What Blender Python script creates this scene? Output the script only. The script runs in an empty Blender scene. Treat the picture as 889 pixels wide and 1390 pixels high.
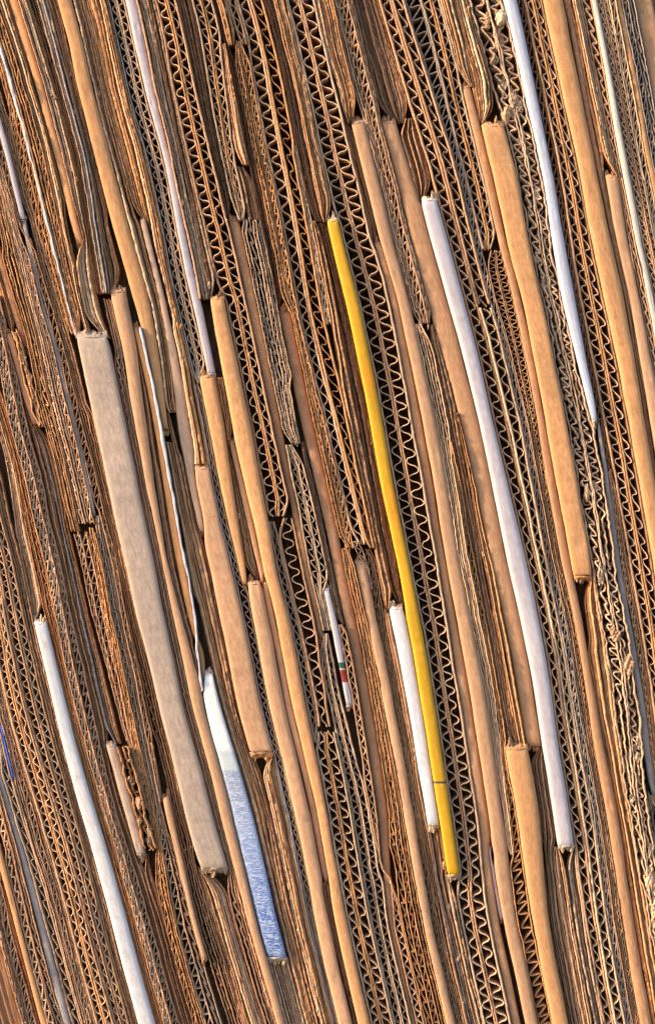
import bpy, math, random
import numpy as np

# ---------------------------------------------------------------- camera, sky, sun, exposure
scene = bpy.context.scene
K = 0.00035                      # metres per unit of the measured stack (1 unit = 0.35 mm)
W, H = 889.0, 1390.0
cam_d = bpy.data.cameras.new("camera")
cam = bpy.data.objects.new("camera", cam_d)
scene.collection.objects.link(cam)
CAM_DIST = 1.35
cam.location = (0, -CAM_DIST, 0)
cam.rotation_euler = (math.radians(90), 0, 0)
cam_d.sensor_fit = 'VERTICAL'
cam_d.sensor_height = 36
cam_d.lens = 36 * CAM_DIST / (H * K)
cam_d.clip_start = 0.05
cam_d.clip_end = 50
scene.camera = cam

SUN_DIR = np.array([-0.92, -0.28, 0.36])       # from the stack towards the sun
SUN_DIR = SUN_DIR / np.linalg.norm(SUN_DIR)
elev = math.asin(SUN_DIR[2])
azim = math.atan2(SUN_DIR[0], SUN_DIR[1])      # clockwise from +Y
world = bpy.data.worlds.new("World")
scene.world = world
world.use_nodes = True
wn = world.node_tree
sky = wn.nodes.new('ShaderNodeTexSky')
sky.sky_type = 'NISHITA'
sky.sun_disc = False
sky.sun_elevation = elev
sky.sun_rotation = azim
sky.air_density = 1.0
sky.dust_density = 1.5
wn.links.new(sky.outputs[0], wn.nodes['Background'].inputs[0])
wn.nodes['Background'].inputs[1].default_value = 0.15
sun_d = bpy.data.lights.new("sun", 'SUN')
sun_d.energy = 2.5
sun_d.angle = math.radians(6)
sun_d.color = (1.0, 0.78, 0.52)
sun = bpy.data.objects.new("sun", sun_d)
scene.collection.objects.link(sun)
from mathutils import Vector
sun.rotation_euler = Vector(SUN_DIR).to_track_quat('Z', 'Y').to_euler()
scene.view_settings.view_transform = 'Standard'
scene.view_settings.look = 'None'
scene.view_settings.exposure = 1.62
scene.view_settings.gamma = 1
scene.cycles.diffuse_bounces = 6
scene.cycles.max_bounces = 8

# ---------------------------------------------------------------- flow of the sheets
# measured lines that run the whole height of the stack: (height from the top, distance from the left)
GUIDES = [
 [(-40,-215),(300,-110),(500,-46),(630,0),(724,20),(761,32),(847,48),(900,62),(975,79),(1056,101),(1137,125),(1211,145),(1299,167),(1430,203)],
 [(-40,-40),(72,0),(132,18),(189,34),(250,49),(320,67),(372,81),(433,96),(460,106),(527,118),(581,130),(629,140),(660,147),(728,162),(822,182),(900,202),(979,221),(1049,241),(1120,258),(1177,277),(1300,314),(1430,354)],
 [(-40,137),(0,148),(67,162),(135,175),(189,191),(236,203),(290,215),(329,224),(372,235),(440,253),(514,270),(588,284),(652,296),(711,308),(795,329),(859,342),(944,357),(979,364),(1012,375),(1086,393),(1171,413),(1292,440),(1430,472)],
 [(-40,178),(0,189),(57,200),(135,216),(202,233),(270,250),(325,263),(406,284),(467,296),(527,308),(588,320),(650,335),(714,351),(785,366),(852,382),(972,403),(1053,420),(1144,437),(1218,453),(1299,471),(1430,501)],
 [(-40,327),(0,339),(54,355),(118,367),(189,380),(267,397),(329,410),(446,430),(514,444),(581,459),(646,474),(690,486),(802,510),(886,528),(974,545),(1059,559),(1144,575),(1245,597),(1300,609),(1430,640)],
 [(-40,359),(0,369),(61,386),(105,399),(162,413),(216,427),(263,437),(302,445),(329,450),(409,470),(500,491),(602,511),(654,519),(707,531),(795,550),(866,566),(974,583),(1059,592),(1120,600),(1181,608),(1279,629),(1430,662)],
 [(-40,434),(0,443),(34,449),(84,460),(162,478),(243,498),(320,514),(402,538),(487,555),(575,572),(652,586),(697,592),(771,604),(852,619),(940,636),(975,643),(1069,660),(1157,677),(1238,693),(1299,706),(1430,733)],
 [(-40,502),(0,514),(61,531),(111,547),(179,566),(250,588),(325,608),(403,629),(460,646),(527,663),(605,682),(652,694),(731,712),(792,727),(859,740),(913,750),(975,757),(1036,768),(1117,781),(1194,792),(1299,808),(1430,832)],
 [(-40,605),(0,616),(84,637),(172,658),(236,673),(329,691),(386,706),(460,723),(541,738),(639,755),(731,772),(782,781),(852,791),(974,803),(1042,815),(1137,832),(1279,855),(1430,884)],
 [(-40,674),(0,683),(64,699),(128,713),(189,727),(256,741),(325,753),(372,761),(457,778),(514,790),(571,803),(649,820),(751,837),(839,850),(967,866),(1069,878),(1300,912),(1430,932)],
 [(-40,729),(0,738),(88,755),(169,771),(250,788),(321,802),(399,821),(487,839),(578,855),(649,867),(768,889),(950,915),(1100,940),(1300,970),(1430,990)],
 [(-40,795),(0,803),(78,819),(165,835),(256,852),(324,862),(392,876),(460,889),(600,915),(760,945),(950,975),(1100,1000),(1300,1030),(1430,1050)],
]
SY = np.arange(-36, 1431, 3.0)                      # stations down the stack
def smooth(a, k):
    if k < 2: return a
    p = np.concatenate([2*a[0]-a[k:0:-1], a, 2*a[-1]-a[-2:-k-2:-1]])
    return np.convolve(p, np.ones(2*k+1)/(2*k+1), 'same')[k:-k]
GX = np.array([smooth(np.interp(SY, [p[0] for p in g], [p[1] for p in g]), 10) for g in GUIDES])
GX = np.vstack([GX[0]-160, GX, GX[-1]+160])
def flow_u(x, y):
    i = int(np.clip(round((y-SY[0])/3.0), 0, len(SY)-1))
    return float(np.interp(x, GX[:, i], np.arange(len(GX))))
def flow_x(u):                                      # u per station -> x per station
    u = np.clip(u, 0, len(GX)-1.001)
    i = u.astype(int); f = u-i
    idx = np.arange(len(SY))
    return GX[i, idx]*(1-f) + GX[i+1, idx]*f

ROWY = [40, 220, 400, 580, 760, 940, 1100, 1250]
COLX = {'a': 0.0, 'b': 222.0, 'c': 444.0, 'd': 664.0}
def pos(s):
    return COLX[s[0]] + float(s[1:])/3.951

# kind | tone | front offset | top | bottom | where its two edges lie (row, left, right)
SPEC = """
# --- bottom left corner and left side
C|tan|0|1100|1430|7a-60,a-2
T|brown|-2|1100|1430|7a-112,a-60
C|orange|0|1200|1430|7a-180,a-112
T|tan|0|1200|1430|7a-250,a-180
T|torn|-2|1301|1430|7b506,b613
T|brown|-4|226|298|1b386,b452
C|dark|0|940|1430|6a-90,a-58 7a-30,a8
C|tan|0|960|1430|6a-58,a-25 7a10,a50
T|brown|-8|1100|1430|7a50,a75
F|orange|4|1150|1430|7a76,a112
C|tan|0|1060|1430|6a-20,a12 7a113,a150
C|tan|2|1010|1430|6a12,a38 7a151,a192
F|slate|-2|960|1430|6a38,a68 7a192,a240
F|bluestrip|2|985|1058|5a-36,a-25 6a112,a124
S|grey|0|880|1430|5a-60,a-36 6a68,a112 7a240,a298
C|tan|2|780|1430|5a-25,a22 6a124,a205 7a298,a372
D|tanor|2|640|1430|4a-70,a-15 5a22,a118 6a205,a305 7a372,a470
D|tan|4|560|1430|4a-15,a72 5a118,a225 6a305,a398 7a470,a550
T|brown|-3|560|1430|4a72,a112 5a225,a272 6a398,a432 7a550,a596
T|torn|0|560|846|3a-10,a18 4a112,a178
W|white|8|846|1430|5a272,a345 6a432,a518 7a596,a690
C|orange|2|470|1430|3a18,a60 4a178,a238 5a348,a385 6a518,a560 7a690,a730
C|tan|3|430|1430|2a-70,a-25 3a60,a112 4a238,a292 5a385,a430 6a560,a596 7a730,a770
C|tan|0|400|1430|2a-25,a0 3a112,a150 4a292,a320 5a430,a478 6a596,a622 7a770,a808
T|brown|-10|250|1430|2a0,a34 3a150,a192 4a320,a365 5a478,a525 6a622,a668 7a808,a850
F|brown|-6|290|470|2a34,a72
F|tan|-3|455|575|3a170,a205
K|torn|3|450|580|3a205,a240
T|grey|-10|580|1010|3a192,a240 4a365,a405 5a525,a580
F|grey|4|1012|1160|6a664,a720
K|torn|9|1014|1152|6a722,a790
T|brown|-8|1160|1430|7a850,a888
C|orange|0|100|722|1a-70,a-30 2a72,a140 3a250,a300
C|tan|2|140|712|1a-30,a0 2a140,a200 3a300,a385
C|tan|2|725|1100|4a428,a500 5a606,a650
C|orange|4|722|1430|4a500,a545 5a650,a692 6a785,a832 7b0,b62
F|lilac|3|130|300|1a38,a70 2a200,a226
F|slate|1|302|700|1a46,a72 2a202,a224 3a388,a410
C|grey|3|20|165|1a5,a38
C|grey|0|700|1430|4a545,a595 5a692,a740 6a832,a868 7b62,b150
C|brown|0|170|1090|1a0,a38 2a226,a262 3a412,a450 4a595,a625 5a740,a770 6a868,b10
F|tan|6|1083|1300|6b12,b52 7b150,b180
C|dark|-6|60|1430|1a76,a104 2a262,a300 3a450,a500 4a625,a655 5a770,a825 6b54,b100 7b185,b255
C|orange|0|-36|455|0a-60,a-20 1a104,a164 2a300,a342
W|paper|5|60|458|1a165,a184 2a342,a357
C|orange|0|-36|458|0a-20,a34 1a184,a248 2a357,a398
T|tan|2|-36|456|0a34,a95 1a248,a300 2a398,a432
F|orange|2|-36|330|0a95,a148 1a300,a345
T|orange|3|-36|460|0a148,a202 1a345,a402 2a432,a520
C|dark|-5|-36|400|0a202,a240 1a402,a430 2a520,a548
T|pale|4|-36|398|0a240,a300 1a430,a478 2a548,a600
T|brown|-4|-36|398|0a300,a342 1a478,a508 2a600,a675
F|grey|10|458|1178|3a512,a682 4a664,a828 5a836,b92 6b108,b262
T|tan|0|1178|1430|7b262,b380
C|tan|-2|405|1430|2a548,a592 3a684,a722 4a830,a866 5b94,b138 6b264,b298 7b384,b450
F|tan|8|396|1430|2a594,a682 3a724,a790 4a868,b22 5b138,b204 6b300,b365 7b452,b505
F|orange|8|-36|582|0a350,a430 1a512,a606 2a708,a800 3b0,b30
T|torn|0|460|915|3a790,a826 4b22,b62 5b190,b205
F|orange|2|446|925|3a826,a858 4b62,b108
W|paper|11|446|940|3a858,a876 4b108,b124 5b212,b232
B|blue|9|915|1300|5b204,b288 6b366,b478 7b505,b615
T|brown|-2|600|1430|4b126,b180 5b290,b336 6b488,b540 7b615,b662
T|torn|-2|560|1430|3b32,b52 4b180,b230 5b336,b376 6b540,b580 7b662,b702
T|tan|0|-36|560|0a430,a472 1a606,a650 2a800,a850 3b32,b72
T|orange|-3|-36|440|0a472,a572 1a650,a738
F|lilacbrown|2|300|720|2a850,a885 3b74,b145
T|orange|3|-36|630|0a572,a614 1a738,a792 2b0,b58 3b146,b208
F|tan|7|636|1022|4b236,b356 5b378,b508
T|torn|3|1022|1430|6b580,b662 7b702,b782
D|greyw|-2|-36|522|0a614,a704 1a793,a880 2b58,b140
S|greyw|-3|522|1430|3b210,b250 4b358,b392 5b508,b548 6b662,b696 7b782,b806
F|lilac|4|-36|508|0a704,a768 1a882,b46 2b140,b190
T|pale|2|-36|406|0a768,a820 1b50,b92 2b190,b244
T|torn|1|-36|406|0a820,a868 1b92,b134 2b244,b298
F|orange|5|512|792|3b240,b328 4b392,b432
T|torn|0|512|792|3b328,b366 4b432,b492
F|tan|-1|600|792|4b492,b524
F|tan|7|792|1430|5b550,b636 6b698,b784 7b808,b888
F|tan|1|792|1197|5b636,b674 6b784,b826
F|orange|8|406|1430|2b246,b322 3b368,b472 4b526,b596 5b674,b754 6b828,c2 7c38,c108
T|brown|-8|1200|1430|7c-4,c36
D|tanor|1|-36|702|0a868,b104 1b134,b268 2b300,b432 3b456,b584
S|tan|2|703|988|4b640,b738 5b800,b862
S|grey|-2|708|1010|4b598,b638 5b756,b800
D|greyor|2|994|1430|6c4,c124 7c108,c228
T|dark|-14|-36|300|0b110,b190 1b268,b314
D|pinkgrey|0|-36|300|0b190,b298 1b314,b384
F|brown|-2|298|866|2b436,b494 3b586,b636 4b738,b770
C|grey|2|300|604|2b494,b600 3b638,b716
T|tan|5|60|224|0b300,b336 1b386,b452
T|orange|6|-36|62|0b300,b384
D|grey|1|604|856|4b772,b866
D|grey|1|860|1430|5c0,c66 6c134,c228 7c236,c322
T|dark|-16|-36|425|1b455,b494 2b602,b632
F|brownred|-3|424|1430|3b742,b812 4c22,c86 5c166,c232 6c268,c332 7c324,c352
F|lilacmark|3|800|958|5c88,c126
S|tan|0|848|1430|5c126,c166 6c228,c268 7c352,c400
T|brown|-5|600|848|3b718,b742 4b868,c22
S|tan|1|-36|60|0b384,b434
C|orange|2|60|745|1b494,b562 2b632,b702 3b812,b872 4c88,c150
S|pinkgrey|0|-36|740|0b434,b506 1b562,b644 2b702,b766 3b872,c56
S|orange|2|-36|745|0b506,b576 1b644,b726 2b766,b838 3c56,c118
S|grey|0|735|800|4c160,c214
C|orange|1|745|1430|4c90,c150 5c232,c286 6c332,c404 7c400,c508
F|tan|4|764|1430|5c286,c348 6c404,c462 7c508,c562
C|dark|-4|745|1430|4c204,c262 5c350,c384 6c462,c502 7c562,c604
T|dark|-6|-36|300|0b576,b628 1b728,b780
C|pale|1|200|440|2b838,b872
T|orange|4|-36|302|0b628,b698 1b780,b852
T|torn|0|300|828|2b872,c34 3c120,c172 4c262,c308
T|brown|-5|302|830|2c34,c84 3c172,c228 4c308,c366
Y|yellow|10|300|1187|2c86,c158 3c230,c304 4c368,c436 5c492,c566 6c592,c662
T|brown|-3|828|1430|5c384,c416 6c502,c522 7c604,c634
W|white|8|826|1119|5c416,c490 6c524,c590
T|pale|-2|1122|1430|6c524,c588 7c634,c688
T|torn|0|1188|1430|7c688,c716
D|greytan|1|-36|1430|0b698,b846 1b852,c140 2c158,c324 3c306,c458 4c438,c588 5c566,c700 6c664,c802 7c718,c868
T|tan|0|-36|168|0b846,c62
T|brown|-12|100|335|1c142,c176
F|brown|-1|330|1400|2c326,c368 3c460,c512 4c590,c634 5c702,c762 6c804,c862 7c870,d52
F|tan|6|166|1430|1c178,c258 2c370,c432 3c514,c588 4c636,c708 5c764,c848 6c864,d72 7d76,d150
C|tan|0|-36|440|0c64,c170 1c260,c340 2c434,c520
C|pale|1|440|1160|3c590,c652 4c710,c756 5c850,d28 6d74,d100
F|lilac|-4|1150|1250|7d54,d76
C|orange|1|600|1430|4c756,c790 5d30,d50 6d100,d138 7d150,d224
T|tan|-2|440|1010|3c654,c712 4c790,c830 5d50,d98
T|orange|2|560|1014|4c830,c888 5d100,d140
T|dark|-14|-36|166|0c172,c318
F|brown|1|166|1012|1c342,c432 2c524,c634 3c716,c816 4d2,d88 5d148,d238
F|orange|9|1016|1430|6d140,d266 7d226,d318
T|brown|-6|1012|1430|6d268,d338 7d318,d388
T|brown|-7|160|272|1c434,c534
W|lilacwhite|9|272|1148|2c636,c726 3c818,d24 4d92,d196 5d240,d332 6d334,d428
T|tan|0|1150|1430|7d390,d452
T|torn|1|1150|1430|7d452,d512
S|tan|2|-36|1430|0c320,c388 1c536,c610 2c728,c790 3d30,d104 4d198,d254 5d334,d388 6d430,d492 7d514,d572
S|tan|3|-36|414|0c388,c456 1c610,c680 2c790,c856
S|pale|1|418|1430|3d104,d172 4d254,d306 5d388,d436 6d492,d552 7d572,d634
C|slate|-3|-36|1430|0c458,c540 1c680,c716 2c858,d22 3d174,d208 4d306,d336 5d436,d474 6d552,d584 7d634,d666
D|darktan|-1|-36|340|0c540,c646 1c716,c816
D|dark|-1|340|1430|2d24,d118 3d208,d254 4d336,d374 5d474,d514 6d584,d620 7d666,d704
T|tan|2|-36|118|0c646,c702
F|tanred|3|118|1430|1c818,c866 2d120,d164 3d256,d300 4d376,d430 5d516,d562 6d622,d688 7d706,d776
T|orange|4|-36|170|0c704,c796
F|orange|10|172|783|1c868,d126 2d168,d272 3d302,d414 4d432,d536
T|orange|1|783|1430|5d564,d652 6d690,d744 7d778,d846
K|mass|2|-36|1430|0c798,d104 1d128,d262 2d274,d378 3d416,d552 4d540,d664 5d654,d786 6d746,d846 7d848,d930
W|skywhite|9|-36|572|0d110,d180 1d264,d326 2d380,d452 3d556,d590
F|slate|2|574|1080|3d572,d594 4d666,d698 5d790,d824
K|grey|-2|1080|1430|6d848,d900 7d932,d990
C|brown|-1|-36|660|0d182,d216 1d328,d364 2d454,d478 3d596,d616
C|brown|-1|640|1430|4d700,d744 5d826,d864 6d902,d940
D|tanor|2|-36|1430|0d218,d312 1d366,d466 2d480,d602 3d618,d746 4d746,d868 5d866,d960 6d942,d1020
F|orange|9|-36|1430|0d314,d424 1d468,d566 2d604,d716 3d748,d838 4d870,d960 5d962,d1040
T|brown|-4|-36|1430|0d426,d472 1d568,d612 2d718,d738 3d840,d856 4d962,d980
T|orange|2|-36|240|0d474,d518 1d614,d662
F|tan|6|240|1430|2d740,d802 3d858,d930 4d982,d1050
C|tan|0|-36|1430|0d520,d572 1d664,d692 2d804,d838 3d932,d960
W|pink|7|-36|600|0d574,d604 1d694,d734 2d840,d878 3d962,d1000
D|greytan|1|-36|1430|0d606,d666 1d736,d802 2d880,d950 3d1000,d1060
C|pale|0|-36|400|0d668,d704 1d804,d838 2d952,d985
F|orange|3|-36|700|0d706,d738 1d840,d874 2d987,d1020
C|slate|0|-36|700|0d740,d802 1d876,d930 2d1022,d1060
F|brown|-4|-36|1000|0d806,d910 1d932,d1050
"""

class Sheet: pass
sheets = []
for line in SPEC.strip().splitlines():
    if line.startswith('#') or not line.strip(): continue
    kind, tone, off, y0, y1, rows = line.split('|')
    s = Sheet(); s.kind, s.tone, s.off = kind, tone, float(off)
    s.y0, s.y1 = float(y0), float(y1)
    ys, us, vs = [], [], []
    for r in rows.split():
        y = ROWY[int(r[0])]
        l, rr = r[1:].split(',')
        ys.append(y); us.append(flow_u(pos(l), y)); vs.append(flow_u(pos(rr), y))
    s.L = flow_x(np.interp(SY, ys, us)); s.R = flow_x(np.interp(SY, ys, vs))
    s.on = (SY >= s.y0-1) & (SY <= s.y1+1)
    s.i = len(sheets)
    sheets.append(s)

# the sheets press against each other: close slivers and overlaps along every station
for it in range(3):
    for k in range(len(SY)):
        act = [s for s in sheets if s.on[k]]
        act.sort(key=lambda s: s.L[k]+s.R[k])
        for a, b in zip(act[:-1], act[1:]):
            g = b.L[k]-a.R[k]
            if g < 3.2:
                m = (b.L[k]+a.R[k])/2
                fa, fb = a.kind in 'FWYBK', b.kind in 'FWYBK'          # the stiff folds keep their width
                if fa and not fb: m = a.R[k]
                elif fb and not fa: m = b.L[k]
                a.R[k] = m-0.15; b.L[k] = m+0.15
    for s in sheets:
        i = np.where(s.on)[0]
        n = 6 if it < 2 else 2
        if len(i) > 2*n+3:
            s.L[i] = smooth(s.L[i], n); s.R[i] = smooth(s.R[i], n)
        bad = s.R-s.L < 3.0
        m = (s.R+s.L)/2
        s.L[bad] = m[bad]-1.5; s.R[bad] = m[bad]+1.5

# ---------------------------------------------------------------- materials
def ramp(nt, fac, stops):
    r = nt.nodes.new('ShaderNodeValToRGB')
    while len(r.color_ramp.elements) < len(stops): r.color_ramp.elements.new(0.5)
    for e, (p, c) in zip(r.color_ramp.elements, stops):
        e.position = p; e.color = (*c, 1)
    nt.links.new(fac, r.inputs[0])
    return r.outputs[0]
def noise(nt, vec, scale, detail=3.0, rough=0.6):
    n = nt.nodes.new('ShaderNodeTexNoise')
    n.inputs['Scale'].default_value = scale; n.inputs['Detail'].default_value = detail
    n.inputs['Roughness'].default_value = rough
    nt.links.new(vec, n.inputs['Vector'])
    return n.outputs['Fac']
def mapped(nt, vec, sc):
    m = nt.nodes.new('ShaderNodeMapping'); m.inputs['Scale'].default_value = sc
    nt.links.new(vec, m.inputs['Vector'])
    return m.outputs[0]
def mix(nt, fac, a, b, mode='MIX'):
    m = nt.nodes.new('ShaderNodeMix'); m.data_type = 'RGBA'; m.blend_type = mode
    for sock, v in ((0, fac), (6, a), (7, b)):
        if isinstance(v, (int, float)): m.inputs[sock].default_value = v
        elif isinstance(v, tuple): m.inputs[sock].default_value = (*v, 1)
        else: nt.links.new(v, m.inputs[sock])
    return m.outputs[2]
MATS = {}
def paper(name, col, dark=None, rough=0.85, fleck=0.35, vary=0.22, bump=0.25, ribs=False, extra=None, spec=0.3):
    """brown paper: long fibres, flecks, blotches; each object a little different"""
    if name in MATS: return MATS[name]
    m = bpy.data.materials.new(name); m.use_nodes = True; nt = m.node_tree
    b = nt.nodes['Principled BSDF']
    uv = nt.nodes.new('ShaderNodeUVMap').outputs[0]
    info = nt.nodes.new('ShaderNodeObjectInfo')
    add = nt.nodes.new('ShaderNodeVectorMath'); add.operation = 'ADD'
    cmb = nt.nodes.new('ShaderNodeCombineXYZ')
    mul = nt.nodes.new('ShaderNodeMath'); mul.operation = 'MULTIPLY'; mul.inputs[1].default_value = 300
    nt.links.new(info.outputs['Random'], mul.inputs[0])
    nt.links.new(mul.outputs[0], cmb.inputs[2])
    nt.links.new(uv, add.inputs[0]); nt.links.new(cmb.outputs[0], add.inputs[1])
    v = add.outputs[0]                                  # units of 0.35 mm
    dark = dark or tuple(c*0.45 for c in col)
    lite = tuple(min(1, c*1.25+0.02) for c in col)
    fib = noise(nt, mapped(nt, v, (0.9, 0.07, 1)), 1.0, 4, 0.65)
    base = ramp(nt, fib, [(0.28, dark), (0.5, col), (0.75, lite)])
    blot = noise(nt, mapped(nt, v, (0.03, 0.012, 1)), 1.0, 3, 0.6)
    base = mix(nt, ramp(nt, blot, [(0.35, (0, 0, 0)), (0.7, (vary*1.6,)*3)]), base, tuple(c*0.62 for c in col))
    fl = noise(nt, mapped(nt, v, (1, 0.8, 1)), 0.55, 2, 0.7)
    base = mix(nt, ramp(nt, fl, [(0.60, (0, 0, 0)), (0.72, (fleck,)*3)]), base, dark)
    hv = nt.nodes.new('ShaderNodeHueSaturation')
    mr = nt.nodes.new('ShaderNodeMapRange'); mr.inputs[3].default_value = 1-vary; mr.inputs[4].default_value = 1+vary
    nt.links.new(info.outputs['Random'], mr.inputs[0]); nt.links.new(mr.outputs[0], hv.inputs['Value'])
    nt.links.new(base, hv.inputs['Color'])
    out = hv.outputs[0]
    h = noise(nt, mapped(nt, v, (1, 0.5, 1)), 0.5, 5, 0.7)
    if extra: out, h = extra(nt, v, out, h)
    nt.links.new(out, b.inputs['Base Color'])
    b.inputs['Roughness'].default_value = rough
    b.inputs['Specular IOR Level'].default_value = spec
    bm = nt.nodes.new('ShaderNodeBump'); bm.inputs['Strength'].default_value = bump
    bm.inputs['Distance'].default_value = 0.0006
    nt.links.new(h, bm.inputs['Height']); nt.links.new(bm.outputs[0], b.inputs['Normal'])
    MATS[name] = m
    return m
def vsep(nt, v):
    s = nt.nodes.new('ShaderNodeSeparateXYZ'); nt.links.new(v, s.inputs[0]); return s.outputs
def band(nt, val, lo, hi, soft=1.0):
    """1 between lo and hi"""
    a = nt.nodes.new('ShaderNodeMapRange'); a.inputs[1].default_value = lo-soft; a.inputs[2].default_value = lo+soft
    b = nt.nodes.new('ShaderNodeMapRange'); b.inputs[1].default_value = hi-soft; b.inputs[2].default_value = hi+soft
    b.inputs[3].default_value = 1; b.inputs[4].default_value = 0
    nt.links.new(val, a.inputs[0]); nt.links.new(val, b.inputs[0])
    m = nt.nodes.new('ShaderNodeMath'); m.operation = 'MULTIPLY'
    nt.links.new(a.outputs[0], m.inputs[0]); nt.links.new(b.outputs[0], m.inputs[1])
    return m.outputs[0]
COL = {  # real-world paper colours (linear)
 'tan': (0.44, 0.240, 0.136), 'orange': (0.46, 0.226, 0.098), 'brown': (0.35, 0.185, 0.098),
 'dark': (0.26, 0.148, 0.088), 'grey': (0.44, 0.295, 0.200), 'slate': (0.27, 0.225, 0.215),
 'pale': (0.64, 0.42, 0.265), 'torn': (0.50, 0.250, 0.112), 'greyfold': (0.33, 0.245, 0.200), 'lilac': (0.38, 0.32, 0.36),
 'white': (0.50, 0.485, 0.52), 'lilacwhite': (0.43, 0.38, 0.42), 'skywhite': (0.45, 0.45, 0.54), 'yellow': (0.53, 0.278, 0.008), 'pink': (0.56, 0.45, 0.37),
 'tanred': (0.40, 0.205, 0.105), 'brownred': (0.30, 0.150, 0.080), 'lilacbrown': (0.34, 0.225, 0.165),
 'bluestrip': (0.03, 0.06, 0.36), 'rust': (0.30, 0.125, 0.050), 'yell2': (0.80, 0.49, 0.015),
}
def dirt_extra(nt, v, out, h):
    n = noise(nt, mapped(nt, v, (0.12, 0.05, 1)), 1.0, 5, 0.75)
    out = mix(nt, ramp(nt, n, [(0.52, (0, 0, 0)), (0.72, (0.55,)*3)]), out, (0.33, 0.25, 0.20))
    n2 = noise(nt, mapped(nt, v, (0.5, 0.35, 1)), 1.0, 3, 0.7)
    out = mix(nt, ramp(nt, n2, [(0.66, (0, 0, 0)), (0.72, (0.6,)*3)]), out, (0.36, 0.22, 0.13))
    return out, h
def scuff_extra(nt, v, out, h):
    n = noise(nt, mapped(nt, v, (0.35, 0.05, 1)), 1.0, 5, 0.75)
    out = mix(nt, ramp(nt, n, [(0.56, (0, 0, 0)), (0.70, (0.40,)*3)]), out, (0.52, 0.37, 0.25))
    n2 = noise(nt, mapped(nt, v, (0.30, 0.16, 1)), 1.0, 4, 0.75)
    out = mix(nt, ramp(nt, n2, [(0.60, (0, 0, 0)), (0.72, (0.45,)*3)]), out, (0.22, 0.12, 0.065))
    w = nt.nodes.new('ShaderNodeTexWave'); w.wave_type = 'BANDS'; w.bands_direction = 'Y'
    w.inputs['Scale'].default_value = 0.09; w.inputs['Distortion'].default_value = 1.5
    nt.links.new(v, w.inputs['Vector'])
    hh = mix(nt, 0.035, h, w.outputs['Fac'])
    return out, hh
def mat(tone):
    c = COL[tone]
    if tone in ('white', 'pink', 'lilac', 'lilacwhite', 'skywhite'):
        return paper('paper_'+tone, c, dark=tuple(x*0.84 for x in c), rough=0.46, fleck=0.15, vary=0.07, bump=0.15, spec=0.45, extra=dirt_extra)
    return paper('cardboard_'+tone, c, fleck=0.35, vary=0.2)
def fold_mat(tone):
    c = COL[tone]
    return paper('kraft_fold_'+tone, c, dark=tuple(x*0.74 for x in c), rough=0.78, fleck=0.35, vary=0.12, bump=0.30, extra=scuff_extra)
def edge_mat(tone):
    c = COL[tone]
    return paper('cut_edge_'+tone, c, dark=tuple(x*0.45 for x in c), rough=0.95, fleck=0.5, vary=0.25, bump=0.6)
def yellow_extra(nt, v, out, h):
    o = vsep(nt, v)
    n = noise(nt, mapped(nt, v, (0.25, 0.12, 1)), 0.5, 2)
    rust = ramp(nt, n, [(0.55, (0, 0, 0)), (0.66, (0.55,)*3)])
    f1 = band(nt, o[1], 492-300, 528-300, 8)
    f2 = band(nt, o[1], 664-300, 712-300, 6)
    a = nt.nodes.new('ShaderNodeMath'); a.operation = 'MAXIMUM'
    nt.links.new(f1, a.inputs[0]); nt.links.new(f2, a.inputs[1])
    m = nt.nodes.new('ShaderNodeMath'); m.operation = 'MULTIPLY'; m.inputs[1].default_value = 0.70
    nt.links.new(a.outputs[0], m.inputs[0])
    out = mix(nt, m.outputs[0], out, (0.62, 0.24, 0.01))
    ink = band(nt, o[1], 1059.5-300, 1062.5-300, 0.6)
    out = mix(nt, ink, out, (0.06, 0.05, 0.03))
    return out, h
def blue_extra(nt, v, out, h):
    o = vsep(nt, v)
    n = nt.nodes.new('ShaderNodeTexNoise'); n.inputs['Scale'].default_value = 0.30; n.inputs['Detail'].default_value = 1.2
    n.inputs['Distortion'].default_value = 2.2
    nt.links.new(mapped(nt, v, (0.9, 1.5, 1)), n.inputs['Vector'])
    mr = nt.nodes.new('ShaderNodeMapRange'); mr.inputs[1].default_value = 120; mr.inputs[2].default_value = 370
    nt.links.new(o[1], mr.inputs[0])
    blue = ramp(nt, mr.outputs[0], [(0.0, (0.20, 0.23, 0.33)), (0.35, (0.20, 0.26, 0.45)), (0.7, (0.09, 0.16, 0.40)), (1.0, (0.03, 0.09, 0.32))])
    pat = mix(nt, ramp(nt, n.outputs['Fac'], [(0.49, (0, 0, 0)), (0.53, (0.72,)*3)]), blue, (0.50, 0.53, 0.62))
    f = band(nt, o[1], 104, 900, 2)
    f2 = band(nt, o[1], 130, 900, 1.5)
    out = mix(nt, f, out, (0.42, 0.46, 0.50))
    out = mix(nt, f2, out, pat)
    hh = mix(nt, f2, h, n.outputs['Fac'])
    return out, hh
def mark_extra(nt, v, out, h):
    o = vsep(nt, v)
    out = mix(nt, band(nt, o[1], 99, 107, 0.8), out, (0.012, 0.06, 0.03))
    out = mix(nt, band(nt, o[1], 109, 126, 0.8), out, (0.17, 0.015, 0.014))
    return out, h
YEL = paper('yellow_card', COL['yellow'], dark=(0.52, 0.26, 0.008), rough=0.55, fleck=0.25, vary=0.08, bump=0.14, extra=yellow_extra, spec=0.3)
BLU = paper('blue_foil_paper', (0.60, 0.59, 0.62), dark=(0.52, 0.51, 0.55), rough=0.35, fleck=0.05, vary=0.05, bump=0.55, extra=blue_extra, spec=0.6)
MRK = paper('printed_paper', COL['lilac'], dark=(0.42, 0.38, 0.40), rough=0.5, fleck=0.05, vary=0.05, bump=0.06, extra=mark_extra, spec=0.4)

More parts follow.
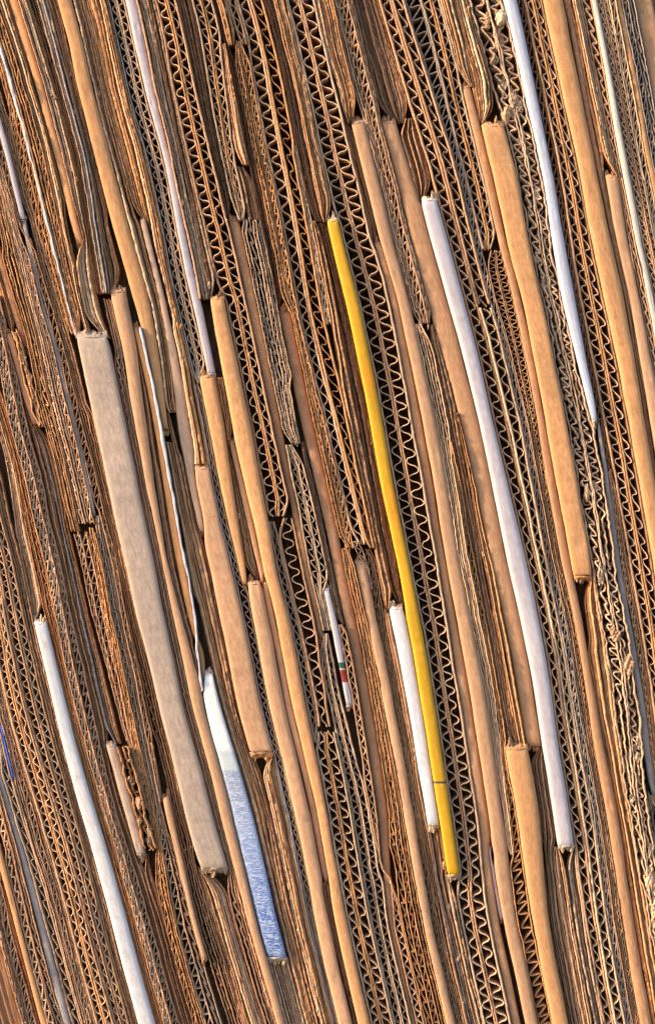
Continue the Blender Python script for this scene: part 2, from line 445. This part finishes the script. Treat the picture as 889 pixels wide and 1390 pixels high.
# ---------------------------------------------------------------- mesh helpers
def n1(y, scale, seed, octs=2):
    """smooth one-dimensional noise in [-1, 1]"""
    out = np.zeros_like(y, dtype=float); amp = 1.0; tot = 0
    for o in range(octs):
        rg = np.random.default_rng(int(seed*7+o*131+11) % (2**31))
        t = (y+3000.0)/(scale/(2**o)); i = np.floor(t).astype(int); f = t-i
        f = f*f*(3-2*f)
        tab = rg.uniform(-1, 1, i.max()+3)
        out += amp*(tab[i]*(1-f)+tab[i+1]*f); tot += amp; amp *= 0.5
    return out/tot
def to_world(x, d, y):
    """stack units -> metres: x from the left, y from the top, d towards the viewer"""
    return np.stack([(x-W/2)*K, -d*K, (H/2-y)*K], axis=-1)
def grid_mesh(name, P, UV, material, parent, origin, closed=True, smooth_shade=False):
    """P: (n, m, 3) stations x section points; skins the section along the stations and caps the ends"""
    n, m, _ = P.shape
    me = bpy.data.meshes.new(name)
    V = P.reshape(-1, 3)-origin
    idx = np.arange(n*m).reshape(n, m)
    a = idx[:-1, :-1].ravel(); b = idx[:-1, 1:].ravel(); c = idx[1:, 1:].ravel(); d = idx[1:, :-1].ravel()
    quads = np.stack([a, d, c, b], 1)
    nq = len(quads)
    caps = [idx[0, :], idx[-1, ::-1]]
    loops = np.concatenate([quads.ravel()]+caps)
    starts = np.concatenate([np.arange(nq)*4, [nq*4, nq*4+m]])
    totals = np.concatenate([np.full(nq, 4), [m, m]])
    me.vertices.add(len(V)); me.vertices.foreach_set('co', V.astype(np.float32).ravel())
    me.loops.add(len(loops)); me.loops.foreach_set('vertex_index', loops.astype(np.int32))
    me.polygons.add(len(starts)); me.polygons.foreach_set('loop_start', starts.astype(np.int32))
    me.polygons.foreach_set('loop_total', totals.astype(np.int32))
    uvl = me.uv_layers.new(name='uv')
    uvl.data.foreach_set('uv', UV.reshape(-1, 2)[loops].astype(np.float32).ravel())
    if smooth_shade:
        sm = np.ones(len(starts), dtype=bool); sm[-2:] = False
        me.polygons.foreach_set('use_smooth', sm)
    me.materials.append(material)
    me.update(calc_edges=True); me.validate()
    o = bpy.data.objects.new(name, me); scene.collection.objects.link(o)
    if parent is not None: o.parent = parent
    return o
DEPTH = 62.0
def liner(name, y, xl, xr, front, seed, material, parent, origin, rough=0.5, ragged=1.6, fine=1.0):
    """one ply of paper seen on its cut edge"""
    wob = n1(y, 26, seed)*rough + n1(y, 7, seed+3)*rough*0.45
    l = xl + wob + n1(y, 5, seed+5)*(0.12+0.35*rough); r = xr + wob + n1(y, 5, seed+9)*(0.12+0.35*rough)
    f = front + n1(y, 40, seed+1)*ragged*1.1 + n1(y, 5, seed+2, 3)*ragged*0.6*fine
    w = r-l
    z = np.zeros_like(y)
    X = np.stack([l, l, l+w*0.22, (l+r)/2, r-w*0.22, r, r], 1)
    D = np.stack([z-DEPTH, f-0.7-w*0.12, f-0.1, f+w*0.10+n1(y, 4, seed+6)*0.3, f-0.1+n1(y, 6, seed+8)*0.4, f-0.8-w*0.12, z-DEPTH], 1)
    Y = np.repeat(y[:, None], 7, 1)
    U = np.stack([z-DEPTH, z, z+w*0.25, z+w*0.5, z+w*0.75, z+w, z+w+DEPTH], 1)
    return grid_mesh(name, to_world(X, D, Y), np.stack([U, Y], -1), material, parent, origin)
def fluting(name, y0, y1, fl, fr, front, seed, material, parent, origin, pitch, lean=0.2, thick=1.35, irr=0.15, ragged=1.5, square=1.0):
    """the wavy ply; fl, fr, front are functions of the station"""
    st = min(1.3, pitch/11.0)
    t = np.arange(y0, y1, st)
    ph = 2*math.pi*(t/pitch + irr*n1(t, pitch*3.1, seed) + irr*2.2*n1(t, 240, seed+2) + (seed*0.37) % 1.0)
    sn = np.sin(ph)
    wv = np.sign(sn)*np.abs(sn)**square
    amp = 1 - irr*0.9*np.abs(n1(t, pitch*2.3, seed+5))
    amp = amp*(1-np.clip(irr*2.2*(n1(t, 75, seed+15)-0.15), 0, 0.75))          # stretches where the flutes are squashed flat
    L = fl(t)+thick*0.5; R = fr(t)-thick*0.5
    cx = (L+R)/2 + wv*amp*(R-L)/2 + irr*(R-L)*0.16*n1(t, pitch*1.3, seed+21)
    cy = t + lean*pitch*0.5*wv + irr*pitch*0.2*n1(t, pitch*0.7, seed+8)
    tx = np.gradient(cx); ty = np.gradient(cy); ln = np.hypot(tx, ty)+1e-6
    nx, ny = -ty/ln*thick/2, tx/ln*thick/2
    f = front(t) + n1(t, 9, seed+4, 2)*ragged + n1(t, 3.2, seed+7)*ragged*0.3
    b = np.full_like(t, -DEPTH)
    X = np.stack([cx+nx, cx+nx, cx, cx-nx, cx-nx], 1); Y = np.stack([cy+ny, cy+ny, cy, cy-ny, cy-ny], 1)
    D = np.stack([b, f-0.4, f+0.1, f-0.4, b], 1)
    s = np.cumsum(ln)*1.0
    U = np.stack([b, b*0, b*0+1, b*0+2, -b], 1)
    UV = np.stack([U, np.repeat(s[:, None], 5, 1)], -1)
    return grid_mesh(name, to_world(X, D, Y), UV, material, parent, origin)

def thing(name, origin):
    o = bpy.data.objects.new(name, None); scene.collection.objects.link(o)
    o.empty_display_size = 0.005
    o.location = origin
    return o
def basis(s, step=2.4):
    y = np.arange(s.y0, s.y1+0.1, step)
    L = np.interp(y, SY[s.on], s.L[s.on]); R = np.interp(y, SY[s.on], s.R[s.on])
    base = to_world(np.array([(L[-1]+R[-1])/2]), np.array([0.0]), np.array([y[-1]]))[0]
    return y, L, R, base
def fn(y, a): return lambda t: np.interp(t, y, a)

TONES = {  # liner tone, middle liner tone, flute tone
 'tan': ('tan', 'tan', 'pale'), 'orange': ('orange', 'orange', 'torn'), 'tanor': ('tan', 'torn', 'pale'),
 'grey': ('grey', 'grey', 'grey'), 'greyw': ('grey', 'grey', 'grey'), 'dark': ('brown', 'brown', 'brown'),
 'brown': ('brown', 'torn', 'tan'), 'slate': ('slate', 'slate', 'grey'), 'pale': ('pale', 'pale', 'pale'),
 'greytan': ('grey', 'tan', 'pale'), 'pinkgrey': ('grey', 'torn', 'pale'), 'greyor': ('grey', 'orange', 'pale'),
 'darktan': ('grey', 'torn', 'grey'), 'mass': ('grey', 'grey', 'pale'), 'torn': ('torn', 'torn', 'torn'),
}
def build_corrugated(s):
    y, L, R, base = basis(s)
    seed = s.i*17+5
    wid = float(np.median(R-L))
    crushed = s.kind == 'C'
    if s.kind == 'K': n = max(1, int(round(wid/15)))
    elif s.kind == 'S': n = 1
    elif s.kind == 'D': n = 2
    else: n = max(1, int(round(wid/6.6)))
    nm = {'S': 'corrugated_sheet', 'D': 'folded_corrugated_sheet', 'C': 'crushed_corrugated_sheet', 'K': 'crumpled_corrugated_sheet'}[s.kind]
    root = thing(nm, base)
    lt, mt, ft = TONES[s.tone]
    lw = {'S': 3.2, 'D': 3.1, 'C': 1.7, 'K': 2.6}[s.kind]
    gap = 0.55
    rough = {'S': 0.45, 'D': 0.45, 'C': 0.7, 'K': 2.6}[s.kind]
    front = s.off + n1(y, 170, seed)*3.5 + n1(np.array([0.0]), 9, seed+77)[0]*4
    # unequal plies
    rg = np.random.default_rng(seed)
    cuts = np.linspace(0, 1, n+1)
    if n > 1: cuts[1:-1] += rg.uniform(-0.18, 0.18, n-1)/n*(0.4 if s.kind == 'D' else 1.0)
    bounds = [L+(R-L)*c + (n1(y, 120, seed+int(c*100))*wid*0.03 if 0 < c < 1 else 0) for c in cuts]
    sh = (n1(y, 50, seed+91)+0.4*n1(y, 9, seed+92))*(0.8 if s.kind == 'C' else 0.5)
    bounds = [q+sh for q in bounds]
    for k in range(n):
        a, b = bounds[k], bounds[k+1]
        cell = float(np.median(b-a))
        l_in = min(lw, cell*0.24)
        last = (k == n-1)
        tone_l = lt if k == 0 else mt
        pinch = 1.0
        if k == 0:
            mm = mat('white') if s.tone == 'greyw' and k == 0 else edge_mat(tone_l)
            liner('liner', y, a, a+(1.2 if s.tone == 'greyw' else l_in), front+rg.uniform(-1, 2.0), seed+k*31, mm, root, base, rough)
        fa, fb = a+l_in, b-(l_in if last else l_in*0.5)
        if k > 0: fa = a+l_in*0.5
        if s.kind in 'SD':
            pitch = float(np.clip(cell*rg.uniform(1.4, 1.65), 10, 21)); lean = rg.uniform(-0.1, 0.3); irr = 0.24; th = 1.3; sq = rg.uniform(0.5, 0.75)
        elif s.kind == 'C':
            pitch = float(rg.uniform(12, 19)); lean = rg.uniform(0.35, 0.85)*rg.choice([-1, 1]); irr = 0.45; th = 1.7; sq = 0.9
        else:
            pitch = float(rg.uniform(14, 19)); lean = rg.uniform(0.1, 0.4); irr = 0.85; th = 2.0; sq = 0.8
        fr_ = front - rg.uniform(0.2, 2.2)
        fluting('fluting', s.y0, s.y1, fn(y, fa), fn(y, fb), fn(y, fr_), seed+k*13+1, edge_mat(ft), root, base, pitch, lean, th, irr,
                ragged=1.2 if s.kind != 'K' else 4.0, square=sq)
        if s.kind == 'K':
            fluting('fluting', s.y0, s.y1, fn(y, fa), fn(y, fb), fn(y, fr_-7), seed+k*13+7, edge_mat(lt), root, base, pitch*1.4, -lean, 1.7, 0.6, ragged=5, square=sq)
        if last:
            liner('liner', y, b-l_in, b, front+rg.uniform(-1, 2.0), seed+k*31+7, edge_mat(lt), root, base, rough)
        elif s.kind in 'DK':
            g = gap if s.kind == 'D' else 0.3
            liner('liner', y, b-l_in*0.5-g/2-0.9, b-g/2, front+rg.uniform(-1, 1.5), seed+k*31+7, edge_mat(mt), root, base, rough*0.7)
            liner('liner', y, b+g/2, b+l_in*0.5+g/2+0.9, front+rg.uniform(-1, 1.5), seed+k*31+9, edge_mat(mt), root, base, rough*0.7)
        else:
            liner('liner', y, b-l_in*0.5, b+l_in*0.5, front+rg.uniform(-1.5, 2.5), seed+k*31+7, edge_mat(mt if rg.random() < .6 else lt), root, base, rough)
    if s.kind == 'K':
        for j in range(int((s.y1-s.y0)/(38 if wid > 20 else 16))):
            yy = rg.uniform(s.y0+6, min(s.y1, 1400)-6); c = np.interp(yy, y, L+(R-L)*rg.uniform(0.15, 0.85))
            scrap(root, base, c, yy, float(np.interp(yy, y, front))-rg.uniform(1, 6), rg.uniform(0.16, 0.34)*max(wid, 14), seed+j*11, edge_mat(rg.choice(['pale', 'tan', 'grey'])))
    return root
def scrap(root, base, x, y, d, size, seed, material):
    """a small crumpled flap of torn paper"""
    rg = np.random.default_rng(seed)
    n = 12
    t = np.linspace(-1, 1, n); A, B = np.meshgrid(t, t, indexing='ij')
    ax, ay = rg.uniform(0.45, 0.85)*size, rg.uniform(0.8, 2.2)*size
    edge = 1+0.25*n1(np.arctan2(B, A).ravel()*4, 2.0, seed).reshape(n, n)
    q = (A*A+B*B)
    X = x + A*ax*np.sqrt(1-B*B/2)*edge + n1((A*9+B*23).ravel(), 4, seed+1).reshape(n, n)*size*0.2
    Y = y + B*ay*np.sqrt(1-A*A/2)*edge + n1((A*21-B*8).ravel(), 4, seed+2).reshape(n, n)*size*0.2
    D = d + (1-q/2)*size*0.5 + n1((A*17+B*13).ravel(), 5, seed+3).reshape(n, n)*size*0.45 + n1((A*7-B*19).ravel(), 4, seed+4).reshape(n, n)*size*0.3
    th = 1.0
    P = np.concatenate([np.stack([X, D, Y], -1), np.stack([X, D-th, Y], -1)[:, ::-1]], 1)
    UV = np.stack([P[..., 0], P[..., 2]], -1)
    grid_mesh('torn_flap', to_world(P[..., 0], P[..., 1], P[..., 2]), UV, material, root, base)
LAYT = {'tan': ['tan', 'pale', 'tan', 'brown', 'torn'], 'brown': ['brown', 'brown', 'tan', 'dark', 'torn'], 'dark': ['dark', 'brown', 'dark', 'brown'],
        'torn': ['torn', 'tan', 'pale', 'brown', 'grey'], 'orange': ['orange', 'torn', 'tan', 'pale'], 'grey': ['grey', 'brown', 'slate'],
        'pale': ['pale', 'grey', 'tan', 'slate']}
def build_layers(s):
    y, L, R, base = basis(s, 2.0)
    seed = s.i*17+9
    rg = np.random.default_rng(seed)
    wid = float(np.median(R-L))
    n = max(2, int(round(wid/3.0)))
    root = thing('layered_cardboard', base)
    front = s.off + n1(y, 140, seed)*3
    cuts = np.sort(np.clip(np.linspace(0, 1, n+1)+np.concatenate([[0], rg.uniform(-.3, .3, n-1)/n, [0]]), 0, 1))
    w = np.clip(R-L, 2.0, None)
    sh = n1(y, 60, seed+91)*1.0+n1(y, 11, seed+92)*0.3
    for k in range(n):
        a = L+w*cuts[k]+0.25+sh; b = L+w*cuts[k+1]-0.25+sh
        wv = n1(y, 60, seed+k)*0.2*w/n + n1(y, 300, seed+k+50)*0.35*w/n
        tone = LAYT[s.tone][rg.integers(len(LAYT[s.tone]))]
        ctr = 0.9*math.sin(math.pi*(k+0.5)/n)
        liner('paper_layer', y, a+wv, b+wv, front+rg.uniform(-6.5, 3.0)+ctr, seed+k*37, edge_mat(tone), root, base, rough=rg.uniform(0.25, 0.6), ragged=rg.uniform(1.2, 2.6), fine=1.6)
    for j in range(int((s.y1-s.y0)/95)):                            # small tatters standing off the torn edge
        yy = rg.uniform(s.y0+4, min(s.y1, 1410)-4); c = np.interp(yy, y, L+w*rg.uniform(0.1, 0.9))
        scrap(root, base, c, yy, float(np.interp(yy, y, front))-rg.uniform(0.5, 3), rg.uniform(1.6, min(4.2, 1.8+wid*0.12)), seed+500+j*7, edge_mat(rg.choice(LAYT[s.tone][:4])))
    return root
def build_fold(s):
    """a sheet doubled over: the smooth outside of the bend faces the viewer"""
    y, L, R, base = basis(s, 2.4)
    seed = s.i*17+3
    rg = np.random.default_rng(seed)
    w = R-L; wid = float(np.median(w))
    m = 19
    ex = 2.6 if wid < 17 else (3.3 if wid < 26 else 5.5)
    th = np.linspace(0, math.pi, m)
    c, si = -np.cos(th), np.sin(th)
    px = np.sign(c)*np.abs(c)**(2/ex); pz = np.abs(si)**(2/ex)
    bulge = np.minimum(w*0.33, 8.5 if wid > 26 else 7.5)
    smooth_tone = s.kind in 'WYB'
    # the ends pinch in where the bend stops
    dt = (y-s.y0); db = (s.y1-y)
    e = 1.0
    top = 1-0.05*np.exp(-dt/4.0)*(s.y0 > 0); bot = 1-0.05*np.exp(-db/4.0)*(s.y1 < 1400)
    e = (top*bot)
    drop = (np.exp(-dt/5.0)*(s.y0 > 0)+np.exp(-db/5.0)*(s.y1 < 1400))*2.5
    k = 0.7 if smooth_tone else 1.1
    cx = (L+R)/2 + n1(y, 60, seed)*k*0.6
    hw = (w/2-0.25)*e + n1(y, 34, seed+1)*k*0.35
    lump = n1(y, 22, seed+4)*k*0.5 + n1(y, 6, seed+5)*(0.14 if smooth_tone else 0.25)
    front = s.off + n1(y, 200, seed+2)*2.5
    if s.tone == 'paper':
        hw = hw*(1.05+0.45*n1(y, 16, seed+41)); cx = cx + n1(y, 22, seed+42)*1.1; lump = lump + n1(y, 9, seed+43)*1.5
    X = cx[:, None]+px[None]*hw[:, None]
    skew = n1(y, 90, seed+6)
    D = front[:, None]-bulge[:, None]+pz[None]*bulge[:, None]+lump[:, None]*pz[None]-drop[:, None] + (skew[:, None]*px[None])*bulge[:, None]*0.10*pz[None]
    # a soft crease or dent now and then
    for _ in range(int((s.y1-s.y0)/110)):
        yc = rg.uniform(s.y0, s.y1); tc = rg.uniform(-0.7, 0.7); sg = rg.uniform(2, 12)
        D -= rg.uniform(0.2, 1.0)*k*np.exp(-((y-yc)/sg)**2)[:, None]*np.exp(-((px-tc)/0.3)**2)[None]
    Y = np.repeat(y[:, None], m, 1)
    # ragged end stations
    if s.y0 > 0:
        Y[0] += np.array(n1(np.arange(m)*3.0, 4, seed+11))*3.0; X[0] += n1(np.arange(m)*3.0, 4, seed+12)*0.5
    if s.y1 < 1400:
        Y[-1] += np.array(n1(np.arange(m)*3.0, 4, seed+13))*2.2
    bk = np.full((len(y), 1), -DEPTH)
    X = np.concatenate([X[:, :1], X, X[:, -1:]], 1); Y = np.concatenate([Y[:, :1], Y, Y[:, -1:]], 1); D = np.concatenate([bk, D, bk], 1)
    per = np.concatenate([[-DEPTH], np.linspace(0, wid*1.35, m), [wid*1.35+DEPTH]])
    U = np.repeat(per[None], len(y), 0)
    V = Y-s.y0
    if s.kind == 'Y': mt = YEL
    elif s.kind == 'B': mt = BLU
    elif s.tone == 'lilacmark': mt = MRK
    elif s.kind == 'W' or s.tone == 'lilac': mt = mat({'white': 'white', 'paper': 'white', 'lilacwhite': 'lilacwhite', 'skywhite': 'skywhite', 'pink': 'pink', 'lilac': 'lilac'}[s.tone])
    else: mt = fold_mat('greyfold' if s.tone == 'grey' else s.tone)
    nm = {'F': 'folded_cardboard', 'W': 'folded_white_card', 'Y': 'folded_yellow_card', 'B': 'folded_blue_card'}[s.kind]
    if s.tone == 'paper': nm = 'torn_paper_strip'
    ends = []
    if s.y0 > 0 and s.tone != 'paper': ends.append((s.y0, -1))
    if s.y1 < 1400 and s.tone != 'paper': ends.append((s.y1, 1))
    root = thing(nm, base)
    grid_mesh('bend', to_world(X, D, Y), np.stack([U, V], -1), mt, root, base, smooth_shade=True)
    for ye, sg in ends:
        i = 0 if sg < 0 else -1
        torn_end(root, base, L[i], R[i], ye, sg, float(front[i])-2.0, seed+int(ye), s)
    return root
def torn_end(root, base, xl, xr, ye, sg, front, seed, s):
    """puckered, torn lip where the outer paper of the bend stops"""
    rg = np.random.default_rng(seed)
    n = 26; rows = 7
    t = np.linspace(0, 1, n); w = xr-xl
    ang = t*math.pi
    P = []; UVs = []
    hgt = 5.0+w*0.12
    for r in range(rows):
        q = r/(rows-1)
        yy = ye + sg*(-1.2+q*hgt) + n1(t*w, 4, seed+r*3)*3.2*q + 1.2*np.sin(ang)*sg*q*-1
        rr = 1.02-0.12*q
        xx = (xl+xr)/2 + (t-0.5)*w*rr + n1(t*w, 3.5, seed+r)*0.9*q
        dd = front - 4.0 + np.sin(ang)*4.6*(1-1.3*q*q) + n1(t*w, 3.0, seed+40+r*(r > 2))*2.6*q + n1(t*w, 1.6, seed+60)*1.6*q - 3.5*q*q
        P.append((xx, dd, yy)); UVs.append((t*w, yy))
    bx, bd, by = P[-1]
    P.append((bx, bd-14, by-sg*0.5)); UVs.append((t*w, by+14))
    X = np.array([p[0] for p in P]); D = np.array([p[1] for p in P]); Y = np.array([p[2] for p in P])
    UV = np.stack([np.array([u[0] for u in UVs]), np.array([u[1] for u in UVs])], -1)
    P3 = to_world(X, D, Y)
    if sg < 0: P3 = P3[::-1]; UV = UV[::-1]
    if s.kind in 'WB': mt = mat('pink')
    elif s.kind == 'Y': mt = edge_mat('pale')
    elif s.tone == 'lilacmark' or s.tone == 'lilac': mt = mat('lilac')
    else: mt = fold_mat('greyfold' if s.tone in ('grey', 'slate') else s.tone)
    grid_mesh('torn_end', P3, UV, mt, root, base, smooth_shade=False)
    em = edge_mat('pale' if s.kind in 'WBY' else ('torn' if rg.random() < .5 else 'tan'))
    for j in range(2 if w < 14 else 4):                             # loose tatters of the top paper
        scrap(root, base, xl+w*rg.uniform(0.12, 0.88), ye+sg*rg.uniform(1.0, 7.0), front-rg.uniform(4, 8), rg.uniform(2.2, 4.2), seed+300+j*13, em)

# ---------------------------------------------------------------- build every sheet
for s in sheets:
    if s.kind in 'SDCK': s.obj = build_corrugated(s)
    elif s.kind == 'T': s.obj = build_layers(s)
    else: s.obj = build_fold(s)

# the packed stack carries on behind; its dark tone paints in the gaps' shade
gx = np.arange(-260, 1160, 2.2); gy = SY[::2]
U0 = np.interp(gx, GX[:, 230], np.arange(len(GX)), left=None, right=None)
rows_ = []
for kk in range(0, len(SY), 2):
    xr_ = np.interp(U0, np.arange(len(GX)), GX[:, kk])
    rows_.append(xr_ + np.where(gx < GX[0, 230], gx-GX[0, 230], 0) + np.where(gx > GX[-1, 230], gx-GX[-1, 230], 0))
BX = np.array(rows_); BY = np.repeat(gy[:, None], len(gx), 1)
BD = -47 + n1(gx, 4.5, 5, 2)[None]*6 + np.array([n1(gx+0.13*y_, 9, 8) for y_ in gy])*1.5
bg = grid_mesh('background', to_world(BX, BD, BY)[:, ::-1][:, ::-1], np.stack([np.repeat(gx[None], len(gy), 0), BY], -1), edge_mat('dark'), None, np.zeros(3))
bg['kind'] = 'structure'

# ---------------------------------------------------------------- labels
HAND = {}
def key(kind, tone, y0): return next(s for s in sheets if s.kind == kind and s.tone == tone and abs(s.y0-y0) < 0.5)
MARK = [  # landmark sheets: label, short reference
 (('Y', 'yellow', 300), 'long glossy yellow card fold with one thin dark ink line', 'the yellow fold'),
 (('B', 'blue', 915), 'white card fold turning into blue rippled foil paper towards the bottom', 'the blue rippled fold'),
 (('W', 'white', 846), 'clean white card fold near the lower left corner', 'the lower left white fold'),
 (('W', 'white', 826), 'short white card fold pressed against the yellow fold', 'the short white fold by the yellow'),
 (('W', 'lilacwhite', 272), 'long broad white card fold with a faint lilac sheen', 'the long white fold'),
 (('W', 'skywhite', -36), 'bluish white card fold coming down from the top edge', 'the bluish white fold at the top'),
 (('W', 'pink', -36), 'narrow cream pink card fold at the upper right', 'the cream pink fold'),
 (('F', 'grey', 458), 'widest fold of all, flat greyish tan cardboard at the left', 'the widest grey tan fold'),
 (('F', 'lilac', -36), 'narrow lilac grey paper fold beside the dark open flutes at the top', 'the lilac grey fold'),
 (('F', 'orange', 172), 'broad orange tan fold beside the crumpled corrugated board', 'the broad fold by the crumpled board'),
 (('F', 'slate', 960), 'slate grey sheet fold with a smooth face near the bottom left corner', 'the slate grey fold at bottom left'),
 (('F', 'orange', 1150), 'thin bright orange fold in the bottom left corner', 'the thin orange fold at bottom left'),
 (('F', 'bluestrip', 985), 'tiny dark blue paper sliver near the left edge, low down', 'the tiny dark blue sliver'),
 (('W', 'paper', 60), 'thin ragged white paper strip running down the upper left to the widest fold', 'the upper left white paper strip'),
 (('W', 'paper', 446), 'thin ragged white paper strip running down to the blue rippled fold', 'the white strip above the blue fold'),
 (('F', 'brownred', 424), 'long reddish brown fold beside the green and red printed strip', 'the reddish brown fold'),
 (('F', 'tanred', 118), 'slender reddish tan fold running beside the broad fold near the crumpled board', 'the slender reddish tan fold'),
 (('K', 'mass', -36), 'badly crumpled corrugated board with frayed open flutes running top to bottom', 'the crumpled board'),
]
marks = []
for (k, lab, ref) in MARK:
    s = key(*k); s.lab = lab; marks.append((s, ref))
fo = [s for s in sheets if s.kind == 'F' and s.tone == 'orange' and s.y0 == -36]
fo.sort(key=lambda s: s.L[60])
fo_big = [s for s in fo if np.median((s.R-s.L)[s.on]) > 19]
fo_big[0].lab = 'broad orange tan fold dropping from the top edge in the left third'
fo_big[-1].lab = 'broad orange tan fold dropping from the top edge at the right'
marks += [(fo_big[0], 'the top left orange fold'), (fo_big[-1], 'the top right orange fold')]
s = key('F', 'orange', 1016); s.lab = 'broad orange tan fold starting low, left of the long white fold end'; marks.append((s, 'the low broad orange fold'))
s = key('F', 'orange', 406); s.lab = 'long orange tan fold that starts below open flutes, left of centre'
marks.append((s, 'the long orange fold left of centre'))
s = key('F', 'tan', 166); s.lab = 'long narrow tan fold two sheets right of the flutes beside the yellow fold'
marks.append((s, 'the long tan fold right of the yellow'))
s = key('F', 'lilacmark', 800); s.lab = 'thin pale printed strip with a green and a red band'; marks.append((s, 'the green and red printed strip'))
TW = {'tan': 'tan', 'orange': 'orange brown', 'tanor': 'tan', 'grey': 'greyish', 'greyw': 'white lined grey', 'dark': 'dark brown', 'brown': 'brown',
      'slate': 'slate grey', 'pale': 'pale', 'greytan': 'grey and tan', 'pinkgrey': 'pinkish grey', 'greyor': 'grey and orange', 'darktan': 'dull',
      'mass': 'grey', 'torn': 'rusty tan', 'tanred': 'reddish tan', 'brownred': 'reddish brown', 'lilacbrown': 'lilac brown', 'lilac': 'lilac', 'paper': 'white', 'white': 'white', 'bluestrip': 'dark blue'}
KW = {'S': 'single corrugated edge', 'D': 'doubled corrugated edge', 'C': 'crushed corrugated edge', 'K': 'crumpled torn flap',
      'T': 'torn layered edge', 'F': 'smooth fold', 'W': 'ragged strip'}
GROUPS = {'S': 'corrugated sheets seen on their cut edges', 'D': 'doubled corrugated sheets seen on edge', 'C': 'crushed corrugated sheets in the stack',
          'K': 'crumpled corrugated sheets', 'T': 'torn layered cardboard edges', 'F': 'folded cardboard edges', 'W': 'white card folds', 'Y': None, 'B': None}
CATS = {'S': 'corrugated cardboard', 'D': 'corrugated cardboard', 'C': 'corrugated cardboard', 'K': 'crumpled cardboard', 'T': 'layered cardboard',
        'F': 'folded cardboard', 'W': 'white card', 'Y': 'yellow card', 'B': 'blue card'}
ORD = ['', 'first', 'second', 'third', 'fourth', 'fifth', 'sixth', 'seventh', 'eighth', 'ninth', 'tenth', 'eleventh', 'twelfth',
       'thirteenth', 'fourteenth', 'fifteenth', 'sixteenth', 'seventeenth', 'eighteenth', 'nineteenth', 'twentieth']
used = set(s.lab for s in sheets if hasattr(s, 'lab'))
for s in sheets:
    if not hasattr(s, 'lab'):
        best = []
        for yq in np.linspace(max(s.y0, 8), min(s.y1, 1382), 9)[1:-1]:
            k = int(round((yq-SY[0])/3))
            act = sorted([q for q in sheets if q.on[k]], key=lambda q: q.L[k]+q.R[k])
            me = act.index(s)
            for (q, ref) in marks:
                if q in act and q is not s:
                    d = act.index(q)-me
                    c = (s.L[k]+s.R[k])/2
                    best.append((abs(d)+(0 if 0 < c < W else 40), d, ref, yq))
        best.sort(key=lambda b: b[0])
        pick = None
        for pref in ('', 'top', 'bottom'):
            for (_, d, ref, yq) in best:
                side = 'left of' if d > 0 else 'right of'
                n = abs(d)
                where = 'just' if n == 1 else (ORD[n] if n < len(ORD) else None)
                if where is None: continue
                third = 'high up' if yq < 480 else ('half way down' if yq < 930 else 'low down')
                lab = f"{TW[s.tone]} {KW[s.kind]}, {where} {side} {ref}, {third}"
                if len(lab.split()) <= 16 and lab not in used: pick = lab; break
            if pick: break
        s.lab = pick or f"{TW[s.tone]} {KW[s.kind]} at the outer edge of the stack, number {s.i}"
        used.add(s.lab)
    s.obj['label'] = s.lab
    s.obj['category'] = CATS[s.kind]
    if GROUPS[s.kind]: s.obj['group'] = GROUPS[s.kind]
